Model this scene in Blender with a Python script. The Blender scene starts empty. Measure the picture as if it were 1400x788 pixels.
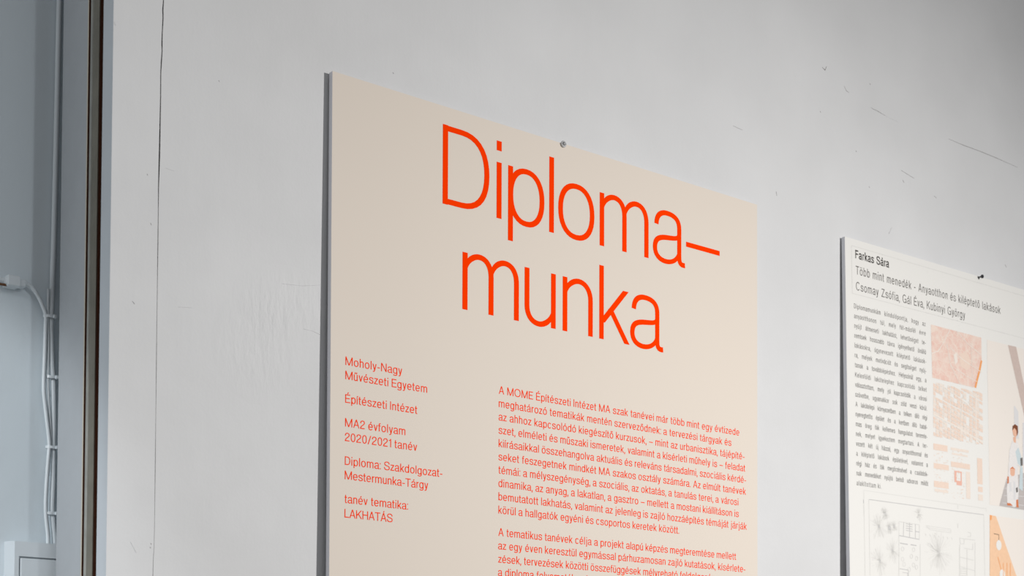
import bpy, math, random
from mathutils import Matrix, Vector
C = bpy.context.scene.collection
random.seed(7)

# ---------------------------------------------------------------- camera
CXP, CYP, FPX = 700.0, 937.3, 2056.0          # principal point and focal length, 1400x788 frame
R = Matrix(((0.7862188566832506, 0.01823595131856069, 0.6176790100652516),
            (-0.6178934776485506, 0.00990421451158071, 0.7861994383197489),
            (0.008219469268891628, -0.9997846551204993, 0.019054755588095783)))
CAM = Vector((0, -1.04, 1.6))
cd = bpy.data.cameras.new('camera'); cam = bpy.data.objects.new('camera', cd); C.objects.link(cam)
m = Matrix((( R[0][0], -R[0][1], -R[0][2]), (R[1][0], -R[1][1], -R[1][2]), (R[2][0], -R[2][1], -R[2][2]))).to_4x4()
m.translation = CAM; cam.matrix_world = m
cd.sensor_fit = 'HORIZONTAL'; cd.sensor_width = 36; cd.lens = FPX/1400*36
cd.shift_x = 0; cd.shift_y = (CYP-394)/1400
cd.clip_start = .02; cd.clip_end = 60
cd.dof.use_dof = True; cd.dof.focus_distance = 1.34; cd.dof.aperture_fstop = 14.0
bpy.context.scene.camera = cam

def hit(x, y, yp=0.0):                          # photo pixel -> point on the plane Y = yp (used only to measure)
    r = R @ Vector((x-CXP, y-CYP, FPX))
    return CAM + r*((yp-CAM.y)/r.y)

# ---------------------------------------------------------------- world, lights, exposure
sc = bpy.context.scene
sc.view_settings.view_transform = 'Standard'; sc.view_settings.look = 'None'
sc.view_settings.gamma = 1; sc.view_settings.use_curve_mapping = False
sc.view_settings.exposure = 0.0
w = bpy.data.worlds.new('world'); sc.world = w; w.use_nodes = True
w.node_tree.nodes['Background'].inputs[0].default_value = (.97, .98, 1.0, 1)
w.node_tree.nodes['Background'].inputs[1].default_value = 0.235

def look(o, target):
    d = Vector(target)-o.location
    o.rotation_euler = d.to_track_quat('-Z', 'Y').to_euler()
def spot(name, loc, tgt, energy, size, blend, rad, col):
    l = bpy.data.lights.new(name, 'SPOT'); l.energy = energy; l.spot_size = math.radians(size)
    l.spot_blend = blend; l.shadow_soft_size = rad; l.color = col
    o = bpy.data.objects.new(name, l); C.objects.link(o); o.location = loc; look(o, tgt); return o
def area(name, loc, tgt, energy, sx, sy, col):
    l = bpy.data.lights.new(name, 'AREA'); l.energy = energy; l.shape = 'RECTANGLE'; l.size = sx; l.size_y = sy; l.color = col
    o = bpy.data.objects.new(name, l); C.objects.link(o); o.location = loc; look(o, tgt); return o
spot('gallery_spot', (1.44, -1.38, 2.15), (.90, 0, .74), 91, 148, 1.0, .025, (1, .985, .97))
spot('recess_fill_spot', (.66, -2.9, 2.5), (-.06, .13, 1.83), 42, 28, 1.0, .03, (.90, .96, 1.0))  # added cool fill from the front, brightens the recess
spot('left_fill_spot', (-1.1, -.80, 2.35), (.235, .13, 1.73), 56, 17, .4, .02, (.93, .97, 1.0))  # added narrow fill from the left for cables, recess and grey wall end
area('left_fill_area', (-1.7, -.22, 1.75), (.44, .02, 1.78), 3.5, .3, 1.0, (.90, .95, 1.0))  # added grazing fill for the left-facing sides, not a window

# ---------------------------------------------------------------- materials
def lin(c): return tuple((v/12.92 if v <= .04045 else ((v+.055)/1.055)**2.4) for v in [x/255 for x in c])
def mat(name, col, rough=.7, bump=None, spec=.3, metal=0, var=None):
    mt = bpy.data.materials.new(name); mt.use_nodes = True; nt = mt.node_tree; b = nt.nodes['Principled BSDF']
    b.inputs['Base Color'].default_value = (*col, 1); b.inputs['Roughness'].default_value = rough
    b.inputs['Specular IOR Level'].default_value = spec; b.inputs['Metallic'].default_value = metal
    tc = nt.nodes.new('ShaderNodeTexCoord')
    if var:                                     # (scale, amount): mottled colour
        n = nt.nodes.new('ShaderNodeTexNoise'); n.inputs['Scale'].default_value = var[0]; n.inputs['Detail'].default_value = 5
        mx = nt.nodes.new('ShaderNodeMixRGB'); mx.inputs[1].default_value = (*[c*(1-var[1]) for c in col], 1)
        mx.inputs[2].default_value = (*[min(1, c*(1+var[1])) for c in col], 1)
        nt.links.new(tc.outputs['Object'], n.inputs['Vector']); nt.links.new(n.outputs['Fac'], mx.inputs[0])
        nt.links.new(mx.outputs[0], b.inputs['Base Color'])
    if bump:                                    # (scale, strength, distance)
        n = nt.nodes.new('ShaderNodeTexNoise'); n.inputs['Scale'].default_value = bump[0]; n.inputs['Detail'].default_value = 6
        bp = nt.nodes.new('ShaderNodeBump'); bp.inputs['Strength'].default_value = bump[1]; bp.inputs['Distance'].default_value = bump[2]
        nt.links.new(tc.outputs['Object'], n.inputs['Vector']); nt.links.new(n.outputs['Fac'], bp.inputs['Height'])
        nt.links.new(bp.outputs['Normal'], b.inputs['Normal'])
    return mt
def plaster_mat():
    mt = mat('painted_plaster', (.66, .66, .66), .75, None, .25)
    nt = mt.node_tree; b = nt.nodes['Principled BSDF']; N = nt.nodes.new; L = nt.links.new
    tc = N('ShaderNodeTexCoord')
    def math_(op, a, bb=None):
        n = N('ShaderNodeMath'); n.operation = op
        for i, v in enumerate((a, bb)):
            if v is None: continue
            if isinstance(v, (int, float)): n.inputs[i].default_value = v
            else: L(v, n.inputs[i])
        return n.outputs[0]
    def noise(scale, det, vec, rough=.5):
        n = N('ShaderNodeTexNoise'); n.inputs['Scale'].default_value = scale; n.inputs['Detail'].default_value = det
        n.inputs['Roughness'].default_value = rough; L(vec, n.inputs['Vector']); return n.outputs['Fac']
    ob = tc.outputs['Object']
    big = noise(5, 3, ob); mid = noise(28, 4, ob); fine = noise(420, 3, ob)
    mp = N('ShaderNodeMapping'); mp.inputs['Scale'].default_value = (1, 1, .35); mp.inputs['Rotation'].default_value = (0, .35, 0); L(ob, mp.inputs['Vector'])
    rip = noise(150, 4, mp.outputs[0], .6)
    # crumpled filler patches: relief limited to two spots
    def patch(px, py, rx, rz):
        p = hit(px, py); sp = N('ShaderNodeSeparateXYZ'); L(ob, sp.inputs[0])
        dx = math_('DIVIDE', math_('SUBTRACT', sp.outputs[0], p.x), rx); dz = math_('DIVIDE', math_('SUBTRACT', sp.outputs[2], p.z), rz)
        d = math_('ADD', math_('MULTIPLY', dx, dx), math_('MULTIPLY', dz, dz))
        return math_('MAXIMUM', math_('SUBTRACT', 1, d), 0)
    pm = math_('ADD', patch(352, 475, .040, .045), patch(395, 415, .05, .03))
    pm = math_('ADD', pm, patch(1240, 260, .06, .03))
    # fine raised strokes of the roller, vertical
    mp2 = N('ShaderNodeMapping'); mp2.inputs['Scale'].default_value = (1, 1, .12); L(ob, mp2.inputs['Vector'])
    streak = noise(60, 3, mp2.outputs[0])
    h = math_('ADD', math_('MULTIPLY', big, .006), math_('MULTIPLY', mid, .0012))
    h = math_('ADD', h, math_('MULTIPLY', fine, .00012))
    h = math_('ADD', h, math_('MULTIPLY', streak, .0004))
    h = math_('ADD', h, math_('MULTIPLY', math_('MULTIPLY', rip, pm), .0022))
    bp = N('ShaderNodeBump'); bp.inputs['Strength'].default_value = .55; bp.inputs['Distance'].default_value = 1.0
    L(h, bp.inputs['Height']); L(bp.outputs['Normal'], b.inputs['Normal'])
    rp = N('ShaderNodeValToRGB'); rp.color_ramp.elements[0].color = (.64, .64, .64, 1); rp.color_ramp.elements[1].color = (.69, .69, .69, 1)
    rp.color_ramp.elements[0].position = .3; rp.color_ramp.elements[1].position = .7
    L(noise(9, 6, ob), rp.inputs[0]); L(rp.outputs[0], b.inputs['Base Color'])
    return mt
M = {
 'plaster': plaster_mat(),
 'bluewall': mat('recess_paint', (.80, .87, .91), .6, (40, .3, .002), .3),
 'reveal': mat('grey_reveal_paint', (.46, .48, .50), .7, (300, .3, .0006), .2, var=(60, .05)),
 'bead': mat('corner_bead_paint', (.60, .63, .66), .6, (120, .2, .0008), .3, var=(30, .05)),
 'rust_gap': mat('rust_gap_brown', (.030, .009, .004), .95, (200, .6, .001), .03, var=(90, .5)),  # rusty brown, deepened to paint shade into the channel gaps
 'metal': mat('weathered_metal', (.19, .175, .14), .6, (150, .5, .0008), .4, .15, var=(50, .3)),
 'metal2': mat('pale_worn_metal', (.34, .34, .31), .5, (150, .5, .0008), .4, .1, var=(70, .3)),
 'cream': mat('cream_paint_edge', (.62, .55, .44), .7, None, .2),
 'dark': mat('crack_dark', (.05, .045, .04), .95, None, .05),
 'chip': mat('chipped_plaster', (.30, .29, .28), .95, None, .05),
 'beige': mat('beige_print', (.735, .655, .57), .6, (700, .12, .0002), .2),
 'foam': mat('foam_core_edge', (.74, .74, .78), .8, (500, .4, .0003), .2),
 'foam2': mat('foam_core_edge_light', (.74, .75, .79), .8, (500, .4, .0003), .2),
 'red': mat('orange_red_ink', (1.0, .045, .0), .8, None, .0),
 'white': mat('white_print', (.78, .765, .73), .6, (700, .1, .0002), .2),
 'mapred': mat('map_red_ink', (.78, .45, .36), .6, None, .1),
 'ink': mat('grey_black_ink', (.06, .055, .05), .6, None, .1),
 'inkgrey': mat('grey_ink', (.17, .16, .15), .6, None, .1),
 'inksoft': mat('soft_grey_ink', (.56, .55, .54), .6, None, .1),
 'inkfaint': mat('faint_grey_ink', (.68, .67, .64), .6, None, .1),
 'nail': mat('zinc_nail', (.58, .58, .58), .5, None, .5, .0),
 'nailblack': mat('black_nail', (.03, .03, .035), .5, None, .4, .2),
 'pvc': mat('white_pvc', (.80, .85, .88), .35, None, .5),
 'copper': mat('brown_insulation', (.16, .07, .03), .5, None, .3),
 'floor': mat('grey_floor', (.30, .29, .28), .5, (20, .3, .002), .3, var=(6, .15)),
 'peach': mat('peach_ink', (.83, .55, .36), .6, None, .1, var=(250, .08)),
 'peachred': mat('red_ochre_ink', (.62, .20, .09), .6, None, .1),
 'orange': mat('orange_ink', (.83, .36, .14), .6, None, .1),
 'pinkpaper': mat('pale_pink_ink', (.80, .74, .68), .6, None, .1),
 'mapwhite': mat('map_road_ink', (.80, .73, .66), .6, None, .1),
 'block': mat('map_block_ink', (.79, .63, .53), .6, None, .1, var=(500, .08)),
 'block2': mat('map_block_ink_pale', (.79, .69, .61), .6, None, .1, var=(500, .08)),
 'pole': mat('taupe_ink', (.58, .47, .42), .6, None, .1, var=(300, .1)),
 'tilegrey': mat('grey_floor_ink', (.50, .46, .44), .6, None, .1, var=(200, .1)),
 'hair': mat('hair_ink', (.20, .07, .035), .6, None, .1),
 'skin': mat('skin_ink', (.76, .45, .32), .6, None, .1),
 'blouse': mat('blouse_ink', (.76, .73, .71), .6, None, .1, var=(500, .12)),
 'teal': mat('teal_ink', (.56, .64, .66), .6, None, .1, var=(400, .1)),
 'greypale': mat('pale_grey_ink', (.68, .67, .67), .6, None, .1),
}
def map_mat():
    mt = mat('aerial_map_ink', (.8, .6, .5), .6, None, .1); nt = mt.node_tree; N = nt.nodes.new; L = nt.links.new
    b = nt.nodes['Principled BSDF']; tc = N('ShaderNodeTexCoord')
    n = N('ShaderNodeTexNoise'); n.inputs['Scale'].default_value = 90; n.inputs['Detail'].default_value = 8; n.inputs['Roughness'].default_value = .7
    r = N('ShaderNodeValToRGB'); e = r.color_ramp.elements
    e[0].position = .36; e[0].color = (.76, .49, .41, 1); e[1].position = .66; e[1].color = (.80, .68, .60, 1)
    L(tc.outputs['Object'], n.inputs['Vector']); L(n.outputs['Fac'], r.inputs[0])
    v = N('ShaderNodeTexVoronoi'); v.feature = 'DISTANCE_TO_EDGE'; v.inputs['Scale'].default_value = 110
    L(tc.outputs['Object'], v.inputs['Vector'])
    lt = N('ShaderNodeMath'); lt.operation = 'LESS_THAN'; lt.inputs[1].default_value = .03; L(v.outputs['Distance'], lt.inputs[0])
    mx = N('ShaderNodeMixRGB'); mx.inputs[2].default_value = (.80, .66, .57, 1); L(lt.outputs[0], mx.inputs[0]); L(r.outputs[0], mx.inputs[1])
    L(mx.outputs[0], b.inputs['Base Color']); return mt
M['map'] = map_mat()

# ---------------------------------------------------------------- mesh helpers
class MB:
    def __init__(s): s.v = []; s.f = []; s.m = []
    def face(s, pts, mi=0):
        k = len(s.v); s.v += [tuple(p) for p in pts]; s.f.append(tuple(range(k, k+len(pts)))); s.m.append(mi)
    def box(s, a, b, mi=0, bev=0):
        (x0, y0, z0), (x1, y1, z1) = a, b; k = len(s.v)
        s.v += [(x0,y0,z0),(x1,y0,z0),(x1,y1,z0),(x0,y1,z0),(x0,y0,z1),(x1,y0,z1),(x1,y1,z1),(x0,y1,z1)]
        for q in ((0,3,2,1),(4,5,6,7),(0,1,5,4),(1,2,6,5),(2,3,7,6),(3,0,4,7)): s.f.append(tuple(k+i for i in q)); s.m.append(mi)
    def tube(s, pts, r, n=12, mi=0, caps=True):
        pts = [Vector(p) for p in pts]; k0 = len(s.v); rr = r if isinstance(r, (list, tuple)) else [r]*len(pts)
        up = Vector((0, 1, 0))
        for i, p in enumerate(pts):
            t = (pts[min(i+1, len(pts)-1)]-pts[max(i-1, 0)]).normalized()
            a = t.cross(up)
            if a.length < 1e-3: a = t.cross(Vector((1, 0, 0)))
            a.normalize(); b = t.cross(a)
            for j in range(n):
                an = 2*math.pi*j/n; s.v.append(tuple(p+rr[i]*(math.cos(an)*a+math.sin(an)*b)))
        for i in range(len(pts)-1):
            for j in range(n):
                q = k0+i*n; s.f.append((q+j, q+(j+1) % n, q+n+(j+1) % n, q+n+j)); s.m.append(mi)
        if caps:
            s.f.append(tuple(k0+j for j in range(n))[::-1]); s.m.append(mi)
            q = k0+(len(pts)-1)*n; s.f.append(tuple(q+j for j in range(n))); s.m.append(mi)
    def build(s, name, mats, parent=None, smooth=False, bevel=0):
        me = bpy.data.meshes.new(name); me.from_pydata(s.v, [], s.f)
        for mt in (mats if isinstance(mats, (list, tuple)) else [mats]): me.materials.append(mt)
        me.polygons.foreach_set('material_index', s.m)
        if smooth: me.polygons.foreach_set('use_smooth', [True]*len(s.f))
        me.update()
        o = bpy.data.objects.new(name, me); C.objects.link(o)
        if parent: o.parent = parent
        if bevel:
            bm = o.modifiers.new('bevel', 'BEVEL'); bm.width = bevel; bm.segments = 3; bm.limit_method = 'ANGLE'
        return o
def tag(o, label=None, cat=None, group=None, kind=None):
    if label: o['label'] = label
    if cat: o['category'] = cat
    if group: o['group'] = group
    if kind: o['kind'] = kind
    return o
def empty(name, loc, mw=None):
    o = bpy.data.objects.new(name, None); C.objects.link(o); o.empty_display_size = .05
    if mw is not None: o.matrix_world = mw
    else: o.location = loc
    return o
def smoothpath(pts, n=6):                       # Catmull-Rom
    P = [Vector(p) for p in pts]; P = [2*P[0]-P[1]]+P+[2*P[-1]-P[-2]]; out = []
    for i in range(1, len(P)-2):
        for k in range(n):
            t = k/n; a, b, c, d = P[i-1], P[i], P[i+1], P[i+2]
            out.append(.5*((2*b)+(c-a)*t+(2*a-5*b+4*c-d)*t*t+(3*b-a-3*c+d)*t**3))
    out.append(P[-2]); return out

# ---------------------------------------------------------------- the setting
XE = .4413                                      # the wall's free vertical edge
X1, ZT = 3.6, 3.3
crack = [(226.5,-140),(224.6,-60),(223.5,0),(222.6,14),(222.9,24),(221.8,45),(221.4,60),(221.6,70),(220.6,85),(219.8,100),(219.6,130),(218.8,170),(217.9,215),(216.8,253),(216.4,290),
         (215.8,340),(215.3,372),(215,400),(214.4,440),(213.8,500),(213.0,570),(212.2,640),(211.6,690),(211.2,722),(210.6,748),(209.6,765),(209,788),(207,900)]
cp = [hit(x, y) for x, y in crack]
cp = [Vector((cp[0].x, 0, ZT))]+cp+[Vector((cp[-1].x, 0, 0))]
wid = []
for i, p in enumerate(cp):
    z = p.z; base = .00095 if z > 1.99 else (.0005 if z > 1.93 else .00032)
    wid.append(base*random.uniform(.65, 1.25))
mb = MB()
for i in range(len(cp)-1):
    a, b = cp[i], cp[i+1]; wa, wb = wid[i]/2, wid[i+1]/2
    mb.face([(XE, 0, a.z), (XE, 0, b.z), (b.x-wb, 0, b.z), (a.x-wa, 0, a.z)])
    mb.face([(a.x+wa, 0, a.z), (b.x+wb, 0, b.z), (X1, 0, b.z), (X1, 0, a.z)])
    mb.face([(a.x-wa, 0, a.z), (b.x-wb, 0, b.z), (b.x, .004, b.z), (a.x, .004, a.z)], 1)
    mb.face([(a.x, .004, a.z), (b.x, .004, b.z), (b.x+wb, 0, b.z), (a.x+wa, 0, a.z)], 1)
mb.face([(XE, 0, 0), (XE, 0, ZT), (XE, .018, ZT), (XE, .018, 0)], 2)
mb.face([(XE, .018, 0), (XE, .018, ZT), (XE+.003, .0475, ZT), (XE+.003, .0475, 0)], 3)  # shallow brown face, its dark tone stands for shade in the gaps
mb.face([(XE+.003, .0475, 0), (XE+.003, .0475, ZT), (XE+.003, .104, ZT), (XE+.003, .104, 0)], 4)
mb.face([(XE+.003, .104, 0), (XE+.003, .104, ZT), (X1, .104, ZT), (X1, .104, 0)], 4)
mb.face([(X1, 0, 0), (X1, .104, 0), (X1, .104, ZT), (X1, 0, ZT)], 0)
wb_ = mb.build('wall_back', [M['plaster'], M['dark'], M['bead'], M['rust_gap'], M['reveal']]); tag(wb_, kind='structure')
# metal channel set in the end of the wall
mb = MB()
xe = XE
prof = [(.0262, .0018), (.0262, .0002), (.0300, -.0004), (.0345, -.0004), (.0375, .0004), (.0400, .0010)]
for i in range(len(prof)-1):
    (y0, d0), (y1, d1) = prof[i], prof[i+1]
    mb.face([(xe+d0, y0, 0), (xe+d0, y0, ZT), (xe+d1, y1, ZT), (xe+d1, y1, 0)], 0)
tr = mb.build('trim_1', [M['metal']]); tag(tr, kind='structure')
mb = MB(); n = 7
for i in range(n):
    a0 = math.pi*i/n; a1 = math.pi*(i+1)/n; cy, rr = .0405, .0024
    p0 = (cy-rr*math.cos(a0), .0018-rr*math.sin(a0)*.9); p1 = (cy-rr*math.cos(a1), .0018-rr*math.sin(a1)*.9)
    mb.face([(xe+p0[1], p0[0], 0), (xe+p0[1], p0[0], ZT), (xe+p1[1], p1[0], ZT), (xe+p1[1], p1[0], 0)])
mb.build('ridge', [M['metal2']], tr, smooth=True)
mb = MB(); mb.face([(xe+.0002, .0428, 0), (xe+.0002, .0428, ZT), (xe+.0006, .0471, ZT), (xe+.0006, .0471, 0)]); mb.build('gap_strip', [M['rust_gap']], tr)  # flat dark strip painted in for the thin gap beside the ridge
mb = MB(); mb.box((xe+.0006, .0472, 0), (xe+.004, .0490, ZT)); mb.build('paint_edge', [M['cream']], tr)
# recessed wall with its cables, to the left
mb = MB(); mb.box((-1.6, .13, 0), (X1, .23, ZT)); wl = mb.build('wall_left', [M['bluewall']]); tag(wl, kind='structure')
mb = MB(); mb.box((-1.6, -3.4, -.1), (X1, .13, 0)); fl = mb.build('floor', [M['floor']]); tag(fl, kind='structure')

# small nicks and scratches in the plaster, each one a shallow chip
def scratch(pts, wpx=.9, depth=.0004, mt='chip'):
    P = [hit(x, y) for x, y in pts]; mb = MB(); n = len(P)
    hw = [wpx*.00045*(1 if 0 < i < n-1 else .35) for i in range(n)]
    for i in range(n-1):
        d = (P[i+1]-P[i]).normalized(); q = Vector((-d.z, 0, d.x))
        a0, a1 = P[i]-q*hw[i], P[i]+q*hw[i]; b0, b1 = P[i+1]-q*hw[i+1], P[i+1]+q*hw[i+1]
        t = Vector((0, -depth, 0)); c0, c1 = P[i]+t*.8, P[i+1]+t*.8
        mb.face([a0, b0, c1, c0]); mb.face([c0, c1, b1, a1])
    return mb.build('scratch', [M[mt]], wb_)
for s in ([(1190,147),(1200,152),(1210,158)], [(1297,190),(1318,199),(1340,207),(1362,216),(1391,229)],
          [(1232,233),(1240,238),(1250,244)], [(1219,311),(1215,320)], [(1154,118),(1157,124),(1161,127)], [(1002,172),(1015,178)]):
    scratch(s, .7, .0003, 'chip')
for s in ([(1124,92),(1128,96),(1130,91)], [(1121,152),(1122,154)], [(1189,114),(1190,116)], [(1234,246),(1236,250)], [(1277,268),(1280,271)],
          [(1374,362),(1376,366)], [(1061,262),(1062,268)], [(1188,255),(1189,257)], [(181,412),(184,416)], [(206,743),(207,745)], [(205,748),(206,750)],
          [(201,238),(202,240)], [(206,305),(207,308)], [(299,110),(300,112)], [(1170,206),(1171,208)], [(537,99),(538,101)]):
    scratch(s, 1.1, .0004, 'chip')
for s in ([(178,741),(182,748),(186,756)], [(156,30),(158,35)], [(244,420),(262,421)], [(385,388),(412,391),(438,390)], [(415,450),(428,453),(438,458)],
          [(226,230),(238,234)], [(1190,147),(1196,151),(1204,155),(1215,161),(1228,167)]):
    scratch(s, .6, .0003, 'plaster')

# ---------------------------------------------------------------- stroke lettering
XH, CAP, DESC = .517, .714, -.178
def bez(p0, p1, p2, p3, n=9):
    return [tuple((1-t)**3*a+3*(1-t)**2*t*b+3*(1-t)*t*t*c+t**3*d for a, b, c, d in zip(p0, p1, p2, p3)) for t in [i/n for i in range(1, n+1)]]
def P_(*a):                                     # 'M' point, then ('L',p) or ('C',p1,p2,p3)
    pts = [a[0]]
    for c in a[1:]:
        if len(c) == 2: pts.append(c)
        else: pts += bez(pts[-1], c[0:2], c[2:4], c[4:6])
    return pts
def el(cx, cy, rx, ry, a0=0, a1=360, n=36, e=2.25):
    out = []
    for i in range(n+1):
        t = math.radians(a0+(a1-a0)*i/n); c, s = math.cos(t), math.sin(t)
        out.append((cx+rx*math.copysign(abs(c)**(2/e), c), cy+ry*math.copysign(abs(s)**(2/e), s)))
    return out
def glyph(ch, w):
    """strokes [(kind, points, taper)] and ink width; kind r = ribbon, c = closed ribbon, p = bar with level ends"""
    h = w/2; X = XH; T = X+.012-h*.9; B = -.012+h*.9; S = []
    r = lambda pts, tp=(1, 1): S.append(('r', pts, tp)); c = lambda pts: S.append(('c', pts, (1, 1)))
    p = lambda *q: S.append(('p', [(q[0], q[1]), (q[2], q[3])], (1, 1)))
    base = {'á': 'a', 'é': 'e', 'í': 'ı', 'ó': 'o', 'ö': 'o', 'ő': 'o', 'ú': 'u', 'ü': 'u', 'ű': 'u', 'Á': 'A', 'É': 'E'}.get(ch, ch)
    W = .4
    if base == 'a':
        W = .447
        r(P_((.05, .368), (.052, .46, .11, T, .195, T), (.30, T, .366, .47, .366, .375), (.366, .10), (.366, .035, .385, .012, .447, .022)))
        r(P_((.366, .335), (.366, .27, .31, .272, .24, .262), (.12, .25, .03, .24, .03, .135), (.03, .05, .10, B, .18, B), (.27, B, .35, .06, .366, .14)), (.8, .75))
    elif base in 'bpdqg':
        W = .425; stem = h if base in 'bp' else W-h
        c(el(W/2+(.004 if base in 'bp' else -.004), X/2, W/2-h+.002, T-X/2)[:-1])
        if base in 'bd': r([(stem, CAP), (stem, 0)])
        elif base in 'pq': r([(stem, X), (stem, DESC)])
        else: r(P_((stem, X), (stem, -.02), (stem, -.12, .31, DESC-.01+h, .21, DESC-.01+h), (.12, DESC-.01+h, .055, -.14, .045, -.08)))
    elif base == 'c': W = .43; r(el(.215, X/2, .215-h, T-X/2, 38, 322))
    elif base == 'e':
        W = .445; r(el(W/2, X/2, W/2-h, T-X/2, 0, 322)); r([(h, X/2), (W-h*.4, X/2)])
    elif base == 'O': W = .70; c(el(.35, CAP/2, .35-h, CAP/2+.012-h)[:-1])
    elif base == 'o': W = .453; c(el(W/2, X/2, W/2-h, T-X/2)[:-1])
    elif base == 'f': W = .235; r(P_((.095, 0), (.095, .58), (.095, .66, .13, CAP-h, .235, CAP-h-.004))); r([(0, X-h), (.225, X-h)])
    elif base == 't': W = .24; r(P_((.095, .665), (.095, .12), (.095, .04, .12, .012, .235, .030))); r([(0, X-h), (.23, X-h)])
    elif base in 'nhmr':
        W = {'n': .377, 'h': .38, 'm': .645, 'r': .235}[base]; r([(h, CAP if base == 'h' else X), (h, 0)])
        if base == 'r': r(P_((h, .30), (h, .43, .12, X-h+.005, .235, X-h+.002)), (.7, 1))
        else:
            stems = [h, W-h] if base != 'm' else [h, W/2, W-h]
            for a, b in zip(stems, stems[1:]):
                cx = (a+b)/2+.012; r(P_((a, .33), (a, .44, cx-.07, T, cx, T), (cx+.085, T, b, .44, b, .34), (b, 0)), (.62, 1))
    elif base == 'u':
        W = .375; cx = W/2-.012; r([(W-h, X), (W-h, 0)]); r(P_((h, X), (h, .17), (h, .07, cx-.085, B, cx, B), (cx+.07, B, W-h, .08, W-h, .19)), (1, .62))
    elif base in 'lI': W = w; r([(h, CAP), (h, 0)])
    elif base in 'iı': W = w; r([(h, X), (h, 0)]); base == 'i' and r([(h, CAP), (h, CAP-.09)])
    elif base == 'j': W = w+.05; r(P_((h+.05, X), (h+.05, -.10), (h+.05, -.16, .05, DESC+h, 0, DESC+h))); r([(h+.05, CAP), (h+.05, CAP-.09)])
    elif base == 'k': W = .395; r([(h, CAP), (h, 0)]); p(h+.006, .165, .345, X); p(.145, .305, .361, 0)
    elif base == 's':
        W = .41; r(P_((.375, .365), (.368, .46, .30, T, .205, T), (.11, T, .048, .46, .048, .385), (.048, .31, .12, .29, .21, .268), (.31, .245, .38, .215, .38, .135), (.38, .055, .31, B, .208, B), (.10, B, .032, .06, .028, .155)))
    elif base == 'v': W = .40; p(h*1.1, X, .2, 0); p(.2, 0, .4-h*1.1, X)
    elif base == 'w': W = .62; p(h, X, .16, 0); p(.16, 0, .31, X); p(.31, X, .46, 0); p(.46, 0, .62-h, X)
    elif base == 'x': W = .39; p(h*1.2, X, .39-h*1.2, 0); p(h*1.2, 0, .39-h*1.2, X)
    elif base == 'y': W = .40; p(h*1.1, X, .205, .0); r(P_((.4-h*1.1, X), (.205, -.03), (.175, -.13, .13, DESC+h, .04, DESC+h+.008)))
    elif base == 'z': W = .375; r([(.015, X-h), (.365, X-h)]); r([(.005, h), (.375, h)]); p(.335, X-h, .04, h)
    elif base == 'A': W = .60; p(h*1.1, 0, .3, CAP); p(.3, CAP, .6-h*1.1, 0); r([(.11, .235), (.49, .235)])
    elif base == 'C': W = .62; r(el(.31, CAP/2, .31-h, CAP/2+.012-h, 40, 320))
    elif base == 'D':
        W = .521; r([(h, CAP), (h, 0)])
        r(P_((h, CAP-h), (.21, CAP-h), (.40, CAP-h, W-h, .56, W-h, CAP/2), (W-h, .154, .40, h, .21, h), (h, h)))
    elif base in 'EF':
        W = .49; r([(h, CAP), (h, 0)]); r([(h, CAP-h), (.475, CAP-h)]); r([(h, .37), (.44, .37)])
        if base == 'E': r([(h, h), (.49, h)])
    elif base == 'G': W = .64; r(el(.32, CAP/2, .32-h, CAP/2+.012-h, 42, 340)); r([(.35, .33), (.64-h, .33), (.64-h, 0)])
    elif base == 'H': W = .55; r([(h, CAP), (h, 0)]); r([(W-h, CAP), (W-h, 0)]); r([(h, .37), (W-h, .37)])
    elif base == 'K': W = .56; r([(h, CAP), (h, 0)]); p(h+.01, .25, .50, CAP); p(.20, .42, .53, 0)
    elif base == 'L': W = .45; r([(h, CAP), (h, 0)]); r([(h, h), (.45, h)])
    elif base == 'M': W = .70; r([(h, CAP), (h, 0)]); r([(W-h, CAP), (W-h, 0)]); p(h, CAP, .35, 0); p(.35, 0, W-h, CAP)
    elif base == 'N': W = .55; r([(h, CAP), (h, 0)]); r([(W-h, CAP), (W-h, 0)]); p(h, CAP, W-h, 0)
    elif base == 'S':
        q = CAP+.012-h; W = .56
        r(P_((.515, .50), (.51, .62, .42, q, .285, q), (.15, q, .06, .63, .06, .53), (.06, .42, .17, .395, .285, .365), (.41, .335, .525, .31, .525, .19), (.525, .07, .42, B, .285, B), (.13, B, .035, .09, .03, .235)))
    elif base == 'T': W = .54; r([(0, CAP-h), (.54, CAP-h)]); r([(.27, CAP), (.27, 0)])
    elif base == 'V': W = .58; p(h, CAP, .29, 0); p(.29, 0, .58-h, CAP)
    elif base == 'Z': W = .53; r([(.02, CAP-h), (.51, CAP-h)]); r([(0, h), (.53, h)]); p(.48, CAP-h, .04, h)
    elif base == '0': W = .45; c(el(.225, CAP/2, .225-h, CAP/2-h+.008)[:-1])
    elif base == '1': W = .22; r([(.19, CAP), (.19, 0)]); r(P_((.0, .56), (.10, .565, .175, .59, .185, .70)))
    elif base == '2': W = .45; r(P_((.045, .46), (.04, .62, .13, CAP-h, .23, CAP-h), (.34, CAP-h, .41, .62, .41, .52), (.41, .34, .05, .28, .035, h), (.44, h)))
    elif base == '.': W = .08; r([(.04, .09), (.04, 0)])
    elif base == ',': W = .08; r([(.04, .09), (.04, 0), (.01, -.12)])
    elif base == ':': W = .08; r([(.04, .09), (.04, 0)]); r([(.04, X), (.04, X-.09)])
    elif base == '-': W = .25; r([(0, .245), (.25, .245)])
    elif base == '–': W = .485; r([(0, .245), (.485, .245)])
    elif base == '/': W = .30; p(.02, -.01, .28, CAP+.01)
    cx = W/2; top = .18 if ch in 'ÁÉ' else 0
    if ch in 'áéóúíÁÉ': r([(cx-.02, .575+top), (cx+.07, .70+top)])
    if ch in 'őű': r([(cx-.09, .575), (cx-.02, .70)]); r([(cx+.05, .575), (cx+.12, .70)])
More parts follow.
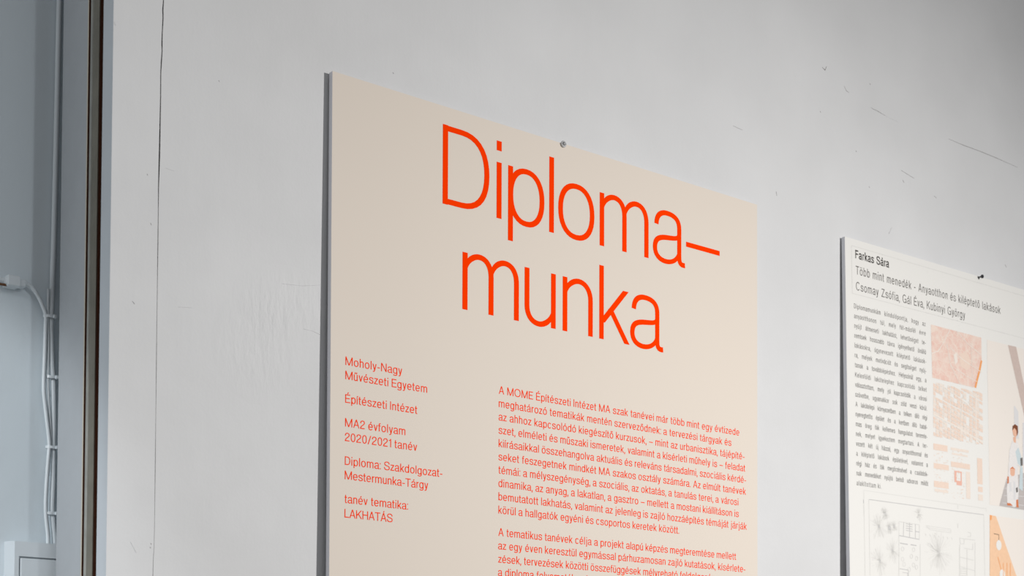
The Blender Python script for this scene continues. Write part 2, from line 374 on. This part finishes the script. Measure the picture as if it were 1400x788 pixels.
    if ch in 'öü':
        for dx in (-.085, .085): r([(cx+dx, .69), (cx+dx, .605)])
    return S, W
LB = {c: .045 for c in 'bhiklmnprıjÉEFDHKLMNIu'}; LB.update({c: .03 for c in 'acdegoqsCGSáéóöőO0'}); LB.update({c: .01 for c in 'vwxyAVÁTftz'})
RB = {c: .045 for c in 'dhilmnıjMNHIugqúüűí'}; RB.update({c: .03 for c in 'bpoóöőesécDGSC0'}); RB.update({c: .008 for c in 'akvwxyAVÁTftrKLzáEÉF'})
def ink(mb, ch, w, ox, oy, sc_, sx=1.0, wf=1.0):
    """adds a glyph at (ox, oy) in board millimetres (v downwards), sc_ = em in mm"""
    S, W = glyph(ch, w); k_ = [0]
    def out(pts): return [((ox+px*sc_*sx)/1000, mb.lift-k_[0]*4e-6, (-oy+py*sc_)/1000) for px, py in pts]
    for kind, pts, tp in S:
        k_[0] += 1
        if kind == 'p':
            (x0, y0), (x1, y1) = pts; L = math.hypot(x1-x0, y1-y0); hw = w/2*L/max(abs(y1-y0), .2)*.97
            mb.face(out([(x0-hw, y0), (x0+hw, y0), (x1+hw, y1), (x1-hw, y1)])); continue
        n = len(pts); L1, R1 = [], []
        for i, (x, y) in enumerate(pts):
            if kind == 'c': a, b = pts[i-1], pts[(i+1) % n]
            else: a, b = pts[max(i-1, 0)], pts[min(i+1, n-1)]
            d0 = (x-a[0], y-a[1]); d1 = (b[0]-x, b[1]-y)
            l0 = math.hypot(*d0); l1 = math.hypot(*d1)
            d0 = (d0[0]/l0, d0[1]/l0) if l0 > 1e-9 else None; d1 = (d1[0]/l1, d1[1]/l1) if l1 > 1e-9 else None
            d0 = d0 or d1; d1 = d1 or d0
            tx, ty = d0[0]+d1[0], d0[1]+d1[1]; tl = math.hypot(tx, ty) or 1; tx, ty = tx/tl, ty/tl
            cs = max(.5, tx*d0[0]+ty*d0[1])
            t = i/(n-1); k = 1.0
            if t < .3: k = tp[0]+(1-tp[0])*t/.3
            if t > .7: k = min(k, tp[1]+(1-tp[1])*(1-t)/.3)
            ww = w/2*k*(1-.12*abs(tx)**3)/cs
            L1.append((x-ty*ww, y+tx*ww)); R1.append((x+ty*ww, y-tx*ww))
        rng = range(n) if kind == 'c' else range(n-1)
        for i in rng:
            j = (i+1) % n; mb.face(out([L1[i], R1[i], R1[j], L1[j]]))
    return W*sc_*sx
def measure(text, w, sx, space=.26):
    x = 0; pos = []
    for i, ch in enumerate(text):
        if ch == ' ': x += space; continue
        if pos and text[i-1] != ' ': x += LB.get(ch, .03)*sx
        pos.append((i, ch, x)); x += glyph(ch, w)[1]*sx
        if i < len(text)-1 and text[i+1] != ' ': x += RB.get(ch, .03)*sx
    return pos, x
def text_line(name, text, w, u0, u1, v, em, mt, parent, lift, sx=1.0, justify=False):
    pos, tot = measure(text, w, sx); need = (u1-u0)/em
    if justify:                                  # stretch the word spaces, letters keep their pitch
        nsp = text.count(' '); extra = (need-tot)/max(nsp, 1); trk = 0
    else: extra = 0; trk = (need-tot)/max(len(text)-1, 1)
    if justify and (extra > .5 or extra < -.12):
        e2 = max(min(extra, .5), -.12); trk = (extra-e2)*max(nsp, 1)/(len(text)-1); extra = e2
    mb = MB(); mb.lift = -lift
    for i, ch, x in pos:
        ink(mb, ch, w, u0+(x+trk*i+extra*text[:i].count(' '))*em, v, em, sx)
    return mb.build(name, [M[mt]], parent)

def board_matrix(O, roll, tilt):
    U = Vector((math.cos(roll), 0, -math.sin(roll))); D0 = Vector((-math.sin(roll), 0, -math.cos(roll)))
    D = D0*math.cos(tilt)+Vector((0, -1, 0))*math.sin(tilt); N = (-D).cross(U)*-1   # local y, into the wall
    N = Vector((-D).cross(U)); 
    if N.y < 0: N = -N
    Z = -D
    mw = Matrix(((U.x, N.x, Z.x), (U.y, N.y, Z.y), (U.z, N.z, Z.z))).to_4x4(); mw.translation = O; return mw
def panel(W, H, T, mats, parent):
    mb = MB()
    mb.face([(0, 0, -H), (W, 0, -H), (W, 0, 0), (0, 0, 0)], 0)
    mb.face([(0, T, 0), (W, T, 0), (W, T, -H), (0, T, -H)], 1)
    mb.face([(0, 0, 0), (W, 0, 0), (W, T, 0), (0, T, 0)], 1); mb.face([(0, T, -H), (W, T, -H), (W, 0, -H), (0, 0, -H)], 1)
    mb.face([(0, 0, -H), (0, 0, 0), (0, T, 0), (0, T, -H)], 1); mb.face([(W, T, -H), (W, T, 0), (W, 0, 0), (W, 0, -H)], 1)
    return mb.build('panel', mats, parent)

# ---------------------------------------------------------------- board one: beige, orange-red type
mw = board_matrix(Vector((.6235, -.0065, 2.1152)), 5e-04, .0085)
b1 = empty('exhibition_board', None, mw)
tag(b1, 'large beige exhibition board with an orange-red headline, hung by a nail on the white wall', 'exhibition board')
panel(.4974, .70, .0050, [M['beige'], M['foam']], b1)
mb = MB(); mb.lift = -.00012
EM = 95.4
for ch, u in (('D', 108.9), ('i', 166.5), ('p', 179.2), ('l', 225.9), ('o', 236.4), ('m', 286.1), ('a', 353.1), ('–', 397.2)):
    ink(mb, ch, .0575, u, 83.6, EM)
mb.build('headline', [M['red']], b1)
mb = MB(); mb.lift = -.00012
for ch, u in (('m', 130.1), ('u', 198.0), ('n', 241.9), ('k', 285.8), ('a', 324.1)):
    ink(mb, ch, .0575, u, 169.9, EM)
mb.build('headline', [M['red']], b1)
def u_at(x):                                     # photo x on a baseline of board one -> mm along the board (measured)
    r_ = R @ Vector((x-CXP, 650-CYP, FPX)); t = (-.0078-CAM.y)/r_.y; return ((CAM+r_*t).x-.62301557)*1000
em = 9.68
left = [("Moholy-Nagy", 235.5, 547.3), ("Művészeti Egyetem", 247.0, 581.6), ("Építészeti Intézet", 266.0, 568.3), ("MA2 évfolyam", 285.3, 552.1),
        ("2020/2021 tanév", 297.0, 568.3), ("Diploma: Szakdolgozat-", 316.2, 603), ("Mestermunka-Tárgy", 327.8, 583.6), ("tanév tematika:", 346.9, 556.2), ("LAKHATÁS", 358.7, 535.2)]
for t, v, xe_ in left: text_line('text_line', t, .084, 13.9, u_at(xe_), v, em, 'red', b1, .00012)
body = [("A MOME Építészeti Intézet MA szak tanévei már több mint egy évtizede", 0, 1009.3),
 ("meghatározó tematikák mentén szerveződnek: a tervezési tárgyak és", 1, 998.3),
 ("az ahhoz kapcsolódó kiegészítő kurzusok, – mint az urbanisztika, tájépíté-", 2, 1016.5),
 ("szet, elméleti és műszaki ismeretek, valamint a kísérleti műhely is – feladat", 3, 1017.4),
 ("kiírásaikkal összehangolva aktuális és releváns társadalmi, szociális kérdé-", 4, 1018.6),
 ("seket feszegetnek mindkét MA szakos osztály számára. Az elmúlt tanévek", 5, 1018.2),
 ("témái: a mélyszegénység, a szociális, az oktatás, a tanulás terei, a városi", 6, 1008),
 ("dinamika, az anyag, a lakatlan, a gasztro – mellett a mostani kiállításon is", 7, 1008.4),
 ("bemutatott lakhatás, valamint az jelenleg is zajló hozzáépítés témáját járják", 8, 1019.3),
 ("körül a hallgatók egyéni és csoportos keretek között.", 9, 927),
 ("A tematikus tanévek célja a projekt alapú képzés megteremtése mellett", 10.68, 1004.8),
 ("az egy éven keresztül egymással párhuzamosan zajló kutatások, kísérlete-", 11.68, 1017.6),
 ("zések, tervezések közötti összefüggések mélyreható feldolgozása, amely", 12.68, 1008),
 ("a diploma folyamatában is meghatározó a hallgatók számára.", 13.68, 960)]
for t, k, xe_ in body: text_line('text_line', t, .084, 169.8, u_at(xe_), 237.1+11.6*k, em, 'red', b1, .00012)

# ---------------------------------------------------------------- board two: white, plan drawings and collages
mw2 = board_matrix(Vector((1.25747682, -.006, 2.11076242)), -9.14949e-03, .01642451)
b2 = empty('project_board', None, mw2)
tag(b2, 'white project board with text, salmon maps and a plan drawing, cut by the right edge', 'exhibition board')
panel(.50, .70, .0045, [M['white'], M['foam2']], b2)
def poly(mb, pts, mi=0):
    z = mb.lift-(len(mb.f) % 45)*2e-6            # each printed patch a hair above the last, so overlaps stay clean
    mb.face([(u/1000, z, -v/1000) for u, v in pts][::-1], mi)
def line(mb, pts, wmm, mi=0):
    for (a, b), (c_, d) in zip(pts, pts[1:]):
        L = math.hypot(c_-a, d-b) or 1; nx, ny = -(d-b)/L*wmm/2, (c_-a)/L*wmm/2
        poly(mb, [(a+nx, b+ny), (a-nx, b-ny), (c_-nx, d-ny), (c_+nx, d+ny)], mi)
def rect(mb, u0, v0, u1, v1, mi=0): poly(mb, [(u0, v0), (u1, v0), (u1, v1), (u0, v1)], mi)
mb = MB(); mb.lift = -.0001
line(mb, [(10.6, 7.6), (488, 7.6), (488, 59), (10.9, 59), (10.6, 7.6)], .45); mb.build('header_frame', [M['inkfaint']], b2)
text_line('title_line', 'Farkas Sára', .125, 16.9, 73.8, 20.1, 12.8, 'ink', b2, .0001, .80)
text_line('title_line', 'Több mint menedék - Anyaotthon és kiléptető lakások', .088, 17.2, 281.5, 37.2, 12.8, 'inkgrey', b2, .0001, .80)
text_line('title_line', 'Csomay Zsófia, Gál Éva, Kubinyi György', .088, 17.3, 211.7, 54.4, 12.8, 'inkgrey', b2, .0001, .80)
abst = """Diplomamunkám kiindulópontja, hogy az
anyaotthonon túl, mely fél-másfél évre
nyújt átmeneti lakhatást, lehetőséget te-
remtsek hosszabb távra igényelhető önálló
lakásokra, úgynevezett kiléptető lakások-
ra, melyek motivációt és segítséget nyúj-
tanak a továbblépéshez. Helyszínül egy, a
Kelenföldi lakótelephez kapcsolódó telket
választottam, mely jól kapcsolódik a városi
szövetbe, ugyanakkor sok zöld veszi körül.
A lakótelepi környezetben a telken álló régi
nyeregtetős épület és a kertben álló hatal-
mas öreg fák kellemes hangulatot teremte-
nek, melyet igyekeztem megtartani. A ter-
vezett két új házzal, egy anyaotthonnal és
a kiléptető lakások épületével, valamint a
régi ház és fák megőrzésével a családok-
nak menedéket nyújtó belső udvaros miliőt
alakítottam ki.""".split('\n')
for k, t in enumerate(abst):
    u1 = 137.2 if k < 18 else 54.5
    text_line('text_line', t, .092, 13.4, u1, 74.6+10.55*k, 7.3, 'inkgrey', b2, .0001, .76, justify=k < 18)
# aerial map


mb = MB(); mb.lift = -.0001
poly(mb, [(147, 71), (242.4, 71.3), (242.4, 96), (238.5, 107), (229, 131.8), (148, 131)])
mp_ = mb.build('aerial_map', [M['map']], b2)
mb = MB(); mb.lift = -.0002
line(mb, [(242, 98), (238, 110), (233.5, 120), (229, 131.5)], 3.2)
poly(mb, [(200, 97), (213, 92), (219, 98), (219, 110), (212, 114), (200, 110)], 1)
line(mb, [(147, 104), (160, 99), (170, 88), (182, 71)], 1.0, 2); line(mb, [(182, 92), (205, 102), (242, 112)], .8, 2)
line(mb, [(195, 71), (215, 82), (242, 92)], .8, 2); line(mb, [(176, 88), (182, 112), (200, 131)], .8, 2); line(mb, [(182, 112), (210, 120), (232, 124)], .7, 2)
line(mb, [(222, 78), (224, 131)], .6, 2); poly(mb, [(188, 99), (194, 96), (196, 106), (191, 110)], 2)
mb.build('map_detail', [M['orange'], M['block'], M['mapwhite']], mp_)
# street grid map: single building blocks between white streets
mb = MB(); mb.lift = -.0001
import bisect
cols = [148.5, 164, 171, 190, 193, 204, 214.5, 226, 229, 242.4]
rng_ = random.Random(3)
def clipquad(q): return [(min(max(u, 148.5), 242.4), min(max(v, 135.8), 196.8)) for u, v in q]
u_streets = [148.5, 153.5, 159.5, 166, 169, 175, 180.5, 187, 193, 199.5, 205, 210.5, 216, 222, 229, 235, 242.4]
wide = {3, 6, 9, 13}
rows = [118+4.6*k for k in range(20)]
for i in range(len(u_streets)-1):
    a = u_streets[i]+(.9 if i in wide else .35); b = u_streets[i+1]-.35
    for j in range(len(rows)-1):
        if rng_.random() < .12: continue
        g0 = rows[j]+(1.1 if j % 5 == 2 else .35); g1 = rows[j+1]-.3
        sl = .20; lean = -.03*(rows[j]-160)
        q = [(a+lean, g0+(a-148.5)*sl), (b+lean, g0+(b-148.5)*sl), (b+lean, g1+(b-148.5)*sl), (a+lean, g1+(a-148.5)*sl)]
        if q[0][1] > 195.5 or q[2][1] < 137.5: continue
        q = clipquad(q)
        if min(q[2][1]-q[1][1], q[1][0]-q[0][0]) < .6: continue
        poly(mb, q, rng_.choice((0, 0, 1)))
mp2 = mb.build('street_map', [M['block'], M['block2']], b2)
mb = MB(); mb.lift = -.0002
line(mb, [(148.5, 172), (190, 181), (242, 194)], 2.2); line(mb, [(160, 135.8), (200, 148), (242, 164)], 1.4)
line(mb, [(215, 150), (230, 158), (242, 160)], .8); line(mb, [(150, 150), (162, 163), (186, 170)], .8)
line(mb, [(206, 140), (200, 170), (199, 197)], 1.5); line(mb, [(229.5, 138), (228.5, 197)], 2.2)
mb.build('streets', [M['mapwhite']], mp2)
# settlement plan: long bars and small dots
mb = MB(); mb.lift = -.0001
for (u0, v0, u1, v1, mi) in [(148, 205, 174, 212, 0), (148, 227, 176, 233, 0), (148, 247, 175, 254, 0), (149, 256, 174, 259, 1), (180, 206, 214, 209, 1), (182, 212, 212, 214, 1),
     (180, 222, 216, 228, 0), (208, 231, 216, 262, 1), (230, 213, 240, 243, 0), (231, 246, 240, 252, 0), (231, 255, 240, 262, 1), (186, 232, 190, 245, 2), (190, 243, 200, 248, 2), (198, 232, 200, 244, 2), (186, 232, 200, 233.5, 2)]:
    rect(mb, u0, v0, u1, v1, mi)
for _ in range(150):
    u = rng_.choice((rng_.uniform(148, 174), rng_.uniform(180, 206))); v = rng_.uniform(206, 263); s_ = rng_.uniform(.6, 1.4)
    rect(mb, u, v, u+s_*rng_.uniform(.8, 2), v+s_*.8, rng_.choice((0, 1, 1)))
mb.build('settlement_plan', [M['block'], M['block2'], M['mapred']], b2)
# collage with two people and a leaning pole
mb = MB(); mb.lift = -.0001
rect(mb, 253.3, 72, 420, 265.5); cg = mb.build('collage', [M['pinkpaper']], b2)
mb = MB(); mb.lift = -.0002
def BU(x, y):                                    # measured photo point -> mm on board two
    N = Vector((mw2[0][1], mw2[1][1], mw2[2][1])); O = mw2.translation; r_ = R @ Vector((x-CXP, y-CYP, FPX))
    t = ((O-CAM) @ N)/(r_ @ N); q = CAM+r_*t-O
    return (q @ Vector((mw2[0][0], mw2[1][0], mw2[2][0]))*1000, -(q @ Vector((mw2[0][2], mw2[1][2], mw2[2][2])))*1000)
def bp(mb, pts, mi): poly(mb, [BU(*q) for q in pts], mi)
bp(mb, [(1378, 472), (1389, 474.5), (1412, 585), (1405, 590)], 0)                       # leaning pole
bp(mb, [(1366, 692), (1376, 655), (1420, 640), (1420, 701)], 1)                         # tiled floor
bp(mb, [(1386, 556), (1387, 555), (1392, 563), (1393, 600), (1387, 600)], 6)
bp(mb, [(1398, 578), (1410, 578), (1410, 640), (1398, 635)], 6)
for k in range(4):
    a, b_ = BU(1371+k*1.2, 688-k*10), BU(1420, 694-k*14); line(mb, [a, b_], .5, 6)
mb.build('backdrop', [M['pole'], M['tilegrey'], M['hair'], M['skin'], M['blouse'], M['teal'], M['greypale']], cg)
mb = MB(); mb.lift = -.0003
bp(mb, [(1395, 635), (1393, 668), (1398, 672), (1398, 640)], 5)                          # trousers / skirt
bp(mb, [(1383.5, 604), (1386, 602), (1391, 604), (1395, 620), (1396, 640), (1388, 634), (1379, 630), (1380, 615)], 4)   # blouse
bp(mb, [(1388, 618), (1392, 612), (1397, 628), (1397, 640), (1391, 634)], 5)
bp(mb, [(1385, 598), (1388.5, 598), (1388.7, 606), (1385.5, 605)], 3)
bp(mb, [(1384.2, 584), (1387, 581), (1390.6, 584), (1391, 592), (1388.5, 598.5), (1385.4, 596), (1384, 590)], 3)   # face
bp(mb, [(1383.8, 589), (1384.2, 583), (1387.4, 580.3), (1391.2, 583), (1391.6, 592), (1390, 597), (1389.4, 589), (1386.6, 585.5)], 2)
bp(mb, [(1394.5, 627), (1397.6, 626), (1398, 637), (1395, 637.5)], 7)                    # dark bag
bp(mb, [(1378.5, 633), (1381, 630), (1388, 631), (1391, 637), (1391.5, 655), (1384, 652), (1378, 656)], 4)   # child
bp(mb, [(1380.6, 641), (1384, 638.8), (1387.4, 642), (1387, 650), (1383.5, 653), (1381, 649)], 3)
bp(mb, [(1380.5, 641.5), (1384, 638.3), (1387.7, 642), (1384, 641)], 8)
bp(mb, [(1378, 655), (1384, 651), (1391.5, 655), (1392.5, 672), (1391, 692), (1386, 694), (1377, 690), (1376, 668)], 4)
bp(mb, [(1377, 652), (1379, 652), (1379, 661), (1377, 662)], 8)
bp(mb, [(1379, 660), (1382, 659), (1383, 672), (1380, 673)], 6); bp(mb, [(1385, 658), (1388, 660), (1388, 684), (1385.5, 683)], 6)
bp(mb, [(1388.5, 668), (1391, 666), (1391.6, 673), (1389, 674)], 7)
bp(mb, [(1376.5, 688), (1381, 688.5), (1384.5, 692), (1377, 691.5)], 8); bp(mb, [(1389, 684), (1391.5, 683), (1392.5, 694.5), (1389, 694)], 8)
mb.build('figures', [M['pole'], M['tilegrey'], M['hair'], M['skin'], M['blouse'], M['teal'], M['greypale'], M['inkgrey'], M['peachred']], cg)
# lower collage
mb = MB(); mb.lift = -.0001
rect(mb, 253, 277.5, 420, 460); c2 = mb.build('collage', [M['pinkpaper']], b2)
mb = MB(); mb.lift = -.0002
bp(mb, [(1353, 704.5), (1361.5, 706), (1375, 746), (1392, 795), (1400, 822), (1353, 822)], 0)
bp(mb, [(1353, 704.5), (1356, 705), (1355.5, 711), (1353.2, 712)], 1)
mb.build('painted_panel', [M['peach'], M['orange']], c2)
mb = MB(); mb.lift = -.0003
for cx, cy in ((1365.4, 745.8), (1370, 786)):
    pts = [(cx+3.6*math.cos(a), cy+7*math.sin(a)+.12*3.6*math.cos(a)) for a in [2*math.pi*i/20 for i in range(20)]]; bp(mb, pts[::-1], 0)
line(mb, [BU(1358.5, 730), BU(1365.2, 731.6), BU(1365.4, 739)], .6, 1); line(mb, [BU(1364, 762), BU(1368.5, 779)], 1.2, 2)
for x in (1371.5, 1376.5, 1381): line(mb, [BU(x, 770), BU(x, 800)], 1.0, 2)
mb.build('paper_lanterns', [M['white'], M['ink'], M['orange']], c2)
# plan drawing
mb = MB(); mb.lift = -.0001
line(mb, [(25, 420), (25, 268.9), (246, 270.5), (246, 274)], .45, 1); line(mb, [(33.2, 420), (33.2, 278)], .45, 1)
line(mb, [(33.2, 278), (120, 278.2), (241.3, 278)], .8, 0); line(mb, [(241.3, 278), (241.3, 420)], .5, 1)
line(mb, [(24.3, 279), (24.3, 283)], 1, 0); line(mb, [(24.6, 285), (24.6, 294)], .6, 1)
def tree(x, y, rr, n=26, core=1.4):
    cu, cv = BU(x, y)
    for i in range(n):
        a = 2*math.pi*i/n+rng_.uniform(-.1, .1); L = rr*rng_.uniform(.55, 1.05)
        line(mb, [(cu+.8*math.cos(a), cv+.8*math.sin(a)), (cu+L*math.cos(a), cv+L*math.sin(a))], .16, 1)
    poly(mb, [(cu+core*math.cos(t), cv+core*math.sin(t)) for t in [-i*math.pi/3 for i in range(6)]], 2)
for a in ((1210, 702.5, 8, 40, 2.2), (1201.6, 720, 17, 34, 1.6), (1216, 722, 7.5, 40, 2.6), (1222.4, 720.2, 6.5, 34, 2.0), (1220.3, 753, 15, 34, 1.6), (1203, 767.4, 17, 34, 1.8)): tree(*a)
for a in ((1283, 756, 26, 60, .4), (1256, 703, 10, 26, .3)): tree(*a)
def wl2(pts, w_=.7, mi=1): line(mb, [BU(*q) for q in pts], w_, mi)
wl2([(1229, 713.5), (1257, 718)]); wl2([(1235.5, 714), (1235, 733)], .9, 0); wl2([(1251.5, 717), (1251.5, 737)], .8, 0); wl2([(1229, 732.5), (1257, 738)], .9, 0); wl2([(1257, 718), (1257, 738)])
wl2([(1243.5, 715), (1243.5, 735)], .9, 0); wl2([(1251.5, 727), (1257, 728)], .9, 0)
for k in range(4): wl2([(1238.5, 716.5+k*3), (1247.5, 718+k*3)], .7, 0)
wl2([(1229, 713.5), (1229, 800)], .5); wl2([(1258, 744), (1258, 800)], .5); wl2([(1230.5, 743), (1241, 744.8)], 1.1, 0); wl2([(1245, 745), (1253, 746.5)], 1.1, 0)
for x, y in ((1234, 751), (1249, 752), (1246, 761), (1234, 765), (1236, 772), (1249, 773), (1243, 779), (1253, 764), (1253, 776)):
    cu, cv = BU(x, y); line(mb, [(cu+2.4*math.cos(t), cv+2.4*math.sin(t)) for t in [i*math.pi/4 for i in range(9)]], .5, 1)
wl2([(1230, 778), (1242, 780), (1242, 800)], .8, 0); wl2([(1234, 783), (1241, 784), (1241, 798)], .6, 0)
wl2([(1266, 719), (1300, 724), (1300, 729), (1271, 724.5), (1266, 719)], .5); wl2([(1266, 721.5), (1299, 726.5)], .4)
for k in range(7): wl2([(1265+k*6, 730+k*.9), (1266+k*6, 733+k*.9)], .8, 1)
wl2([(1312, 736), (1318, 737), (1318, 744), (1313, 744), (1312, 736)]); wl2([(1312, 745), (1312, 800)], .9, 1); wl2([(1333, 742), (1333, 800)], .7, 1)
wl2([(1319, 737), (1333, 739)]); wl2([(1318, 750), (1330, 752), (1330, 744)]); wl2([(1322, 752), (1322, 766)]); wl2([(1312, 762), (1331, 766.5)]); wl2([(1323, 728), (1327, 729), (1327, 734), (1323, 734)])
for k in range(4): wl2([(1313, 778+k*3), (1321, 779+k*3)], .6, 1)
wl2([(1312, 775), (1333, 781)]); wl2([(1322, 766), (1322, 800)]); wl2([(1309.5, 690), (1309.5, 696)], .6, 1); wl2([(1309.5, 716), (1309.5, 722)], .6, 1)
mb.build('plan_drawing', [M['inksoft'], M['inkfaint'], M['inksoft']], b2)

# ---------------------------------------------------------------- nails that carry the boards
def nail(loc, head, length, mt, label):
    mb = MB(); prof = [(0, head*.15), (-.0003, head*.55), (-.0001, head*.85), (.0006, head), (.0014, head*.98), (.0019, head*.55), (.0021, head*.36), (length, head*.34)]
    prof = [(y-.0014, r_) for y, r_ in prof]
    mb.tube([(0, y, 0) for y, _ in prof], [r_ for _, r_ in prof], 20)
    o = mb.build('nail', [M[mt]], None, smooth=True); o.location = loc; tag(o, label, 'nail', None); return o
p = hit(771.6, 196.6, -.0085); nail((p.x, -.0069, p.z), .0031, .022, 'nail', 'domed grey nail head on the top edge of the beige board')
p = hit(1342.4, 378.3, -.0105); nail((p.x, -.0105, p.z), .0022, .022, 'nailblack', 'small dark nail head on the top edge of the white project board')

# ---------------------------------------------------------------- cables and switch on the recessed wall
YC = .124
def cab(name, pts, r_, label, cat='cable', yc=YC, mt='pvc'):
    P = smoothpath([hit(x, y, yy if len(q) else yc) for (x, y, *q) in pts for yy in [q[0] if q else yc]], 7)
    mb = MB(); mb.tube(P, r_, 14); o = mb.build(name, [M[mt]], None, smooth=True); tag(o, label, cat); return o
cab('electrical_cable', [(84,-60),(81.5,0),(80,60),(78.8,120),(77,200),(75,280),(73.5,340),(72,380),(70.5,420),(70,460),(71.2,500),(73,530),(73.3,580),(72.6,612),(72.5,660),(71.3,690),(71.5,702),(73.5,725),(75,745)],
    .0023, 'thick straight white cable running down the recessed wall beside the grey wall end', yc=.1255)
cab('electrical_cable', [(21,384),(33,386),(43,393),(52,405),(59,420),(62.5,432),(62.3,450),(61.5,480),(60.3,510),(60,535),(62.5,560),(66,590),(67.5,608),(66,630),(63.8,660),(62.5,690),(63.5,712),(65.5,730),(65.8,745)],
    .0016, 'thin wavy white cable curving from the junction piece down to the switch', yc=.1235)
cab('electrical_cable', [(66,395),(65.5,433),(66.3,470),(65.5,516),(66.5,545),(69,585),(70.5,612)],
    .0011, 'thinnest white cable squeezed between the two longer ones')
cab('electrical_cable', [(-60,374),(-20,379.5),(0,382.5),(14,384.5)], .0020, 'short white cable entering the junction piece from the left edge', yc=.1245)
cab('wire', [(-40,381),(0,388.5),(9,390)], .0010, 'brown wire under the short white cable at the left edge', cat='wire', mt='copper', yc=.122)
p = hit(17.5, 385.5, .122); mb = MB(); mb.box((p.x-.0055, .1165, p.z-.0042), (p.x+.0045, .13, p.z+.0040)); mb.box((p.x-.0065, .1185, p.z-.003), (p.x+.0095, .1285, p.z+.0025))
tag(mb.build('junction_piece', [M['pvc']], None, bevel=.0008), 'small white clip joining the cables near the left edge', 'cable clip')
ties = [(67.5, 433.5, 'white cable tie at the top, where the curved thin cable meets the thick one'), (70.5, 516.5, 'second white cable tie from the top of the cable bundle'),
        (70.8, 612.5, 'third white cable tie from the top, level with the bundle crossing'), (70, 702.5, 'lowest white cable tie just above the switch')]
for x, y, lb in ties:
    p = hit(x, y, .1245); mb = MB(); n = 22; a_, b_ = .0050, .0036
    ring = [(math.cos(2*math.pi*i/n)*a_, math.sin(2*math.pi*i/n)*b_) for i in range(n)]
    for i in range(n):
        (xa, ya), (xb, yb) = ring[i], ring[(i+1) % n]
        for s0, s1, za, zb in ((1, 1, -.0011, .0011),):
            mb.face([(xa, ya, -.0011), (xb, yb, -.0011), (xb, yb, .0011), (xa, ya, .0011)])
            mb.face([(xa*.82, ya*.75, -.0011), (xa*.82, ya*.75, .0011), (xb*.82, yb*.75, .0011), (xb*.82, yb*.75, -.0011)])
            mb.face([(xa, ya, .0011), (xb, yb, .0011), (xb*.82, yb*.75, .0011), (xa*.82, ya*.75, .0011)])
            mb.face([(xa, ya, -.0011), (xa*.82, ya*.75, -.0011), (xb*.82, yb*.75, -.0011), (xb, yb, -.0011)])
    mb.box((.0020, -.0050, -.0013), (.0040, -.0020, .0013))
    o = mb.build('cable_tie', [M['pvc']], None); o.location = p; tag(o, lb, 'cable tie', 'cable ties on the bundle')
p0 = hit(7, 740.5, .1285); pf = hit(22.5, 739, .1115)
sw = empty('light_switch', (p0.x, .13, p0.z-.04)); tag(sw, 'white surface-mounted light switch at the lower left corner, below the cables', 'light switch')
Wd, Hd = .082, .082
def loc(x, y, z): return (x, y, z)
mb = MB(); fr = .006; D = -.0185
x0, x1, zt, zb_ = 0, Wd, .040, .040-Hd; xi = pf.x-p0.x
# body: sides slope in to the front frame
B0 = [(x0, 0, zb_), (x1, 0, zb_), (x1, 0, zt), (x0, 0, zt)]; F0 = [(x0+.0015, D, zb_+.001), (x1-.0015, D, zb_+.001), (x1-.0015, D, zt-.001), (x0+.0015, D, zt-.001)]
ri = [(x0+.005, D, zb_+.0125), (x1-.005, D, zb_+.0125), (x1-.005, D, zt-.0125), (x0+.005, D, zt-.0125)]; rb = [(a, D+.0035, c) for a, _, c in ri]
for i in range(4):
    j = (i+1) % 4
    mb.face([B0[i], B0[j], F0[j], F0[i]]); mb.face([F0[i], F0[j], ri[j], ri[i]]); mb.face([ri[i], ri[j], rb[j], rb[i]])
mb.face(rb[::1]); mb.face(B0[::-1])
mb.build('housing', [M['pvc']], sw)
mb = MB(); mb.box((x0+.0062, D-.0005, zb_+.0135), (x1-.0062, D+.0030, zt-.0138)); mb.build('rocker', [M['pvc']], sw, bevel=.0008)
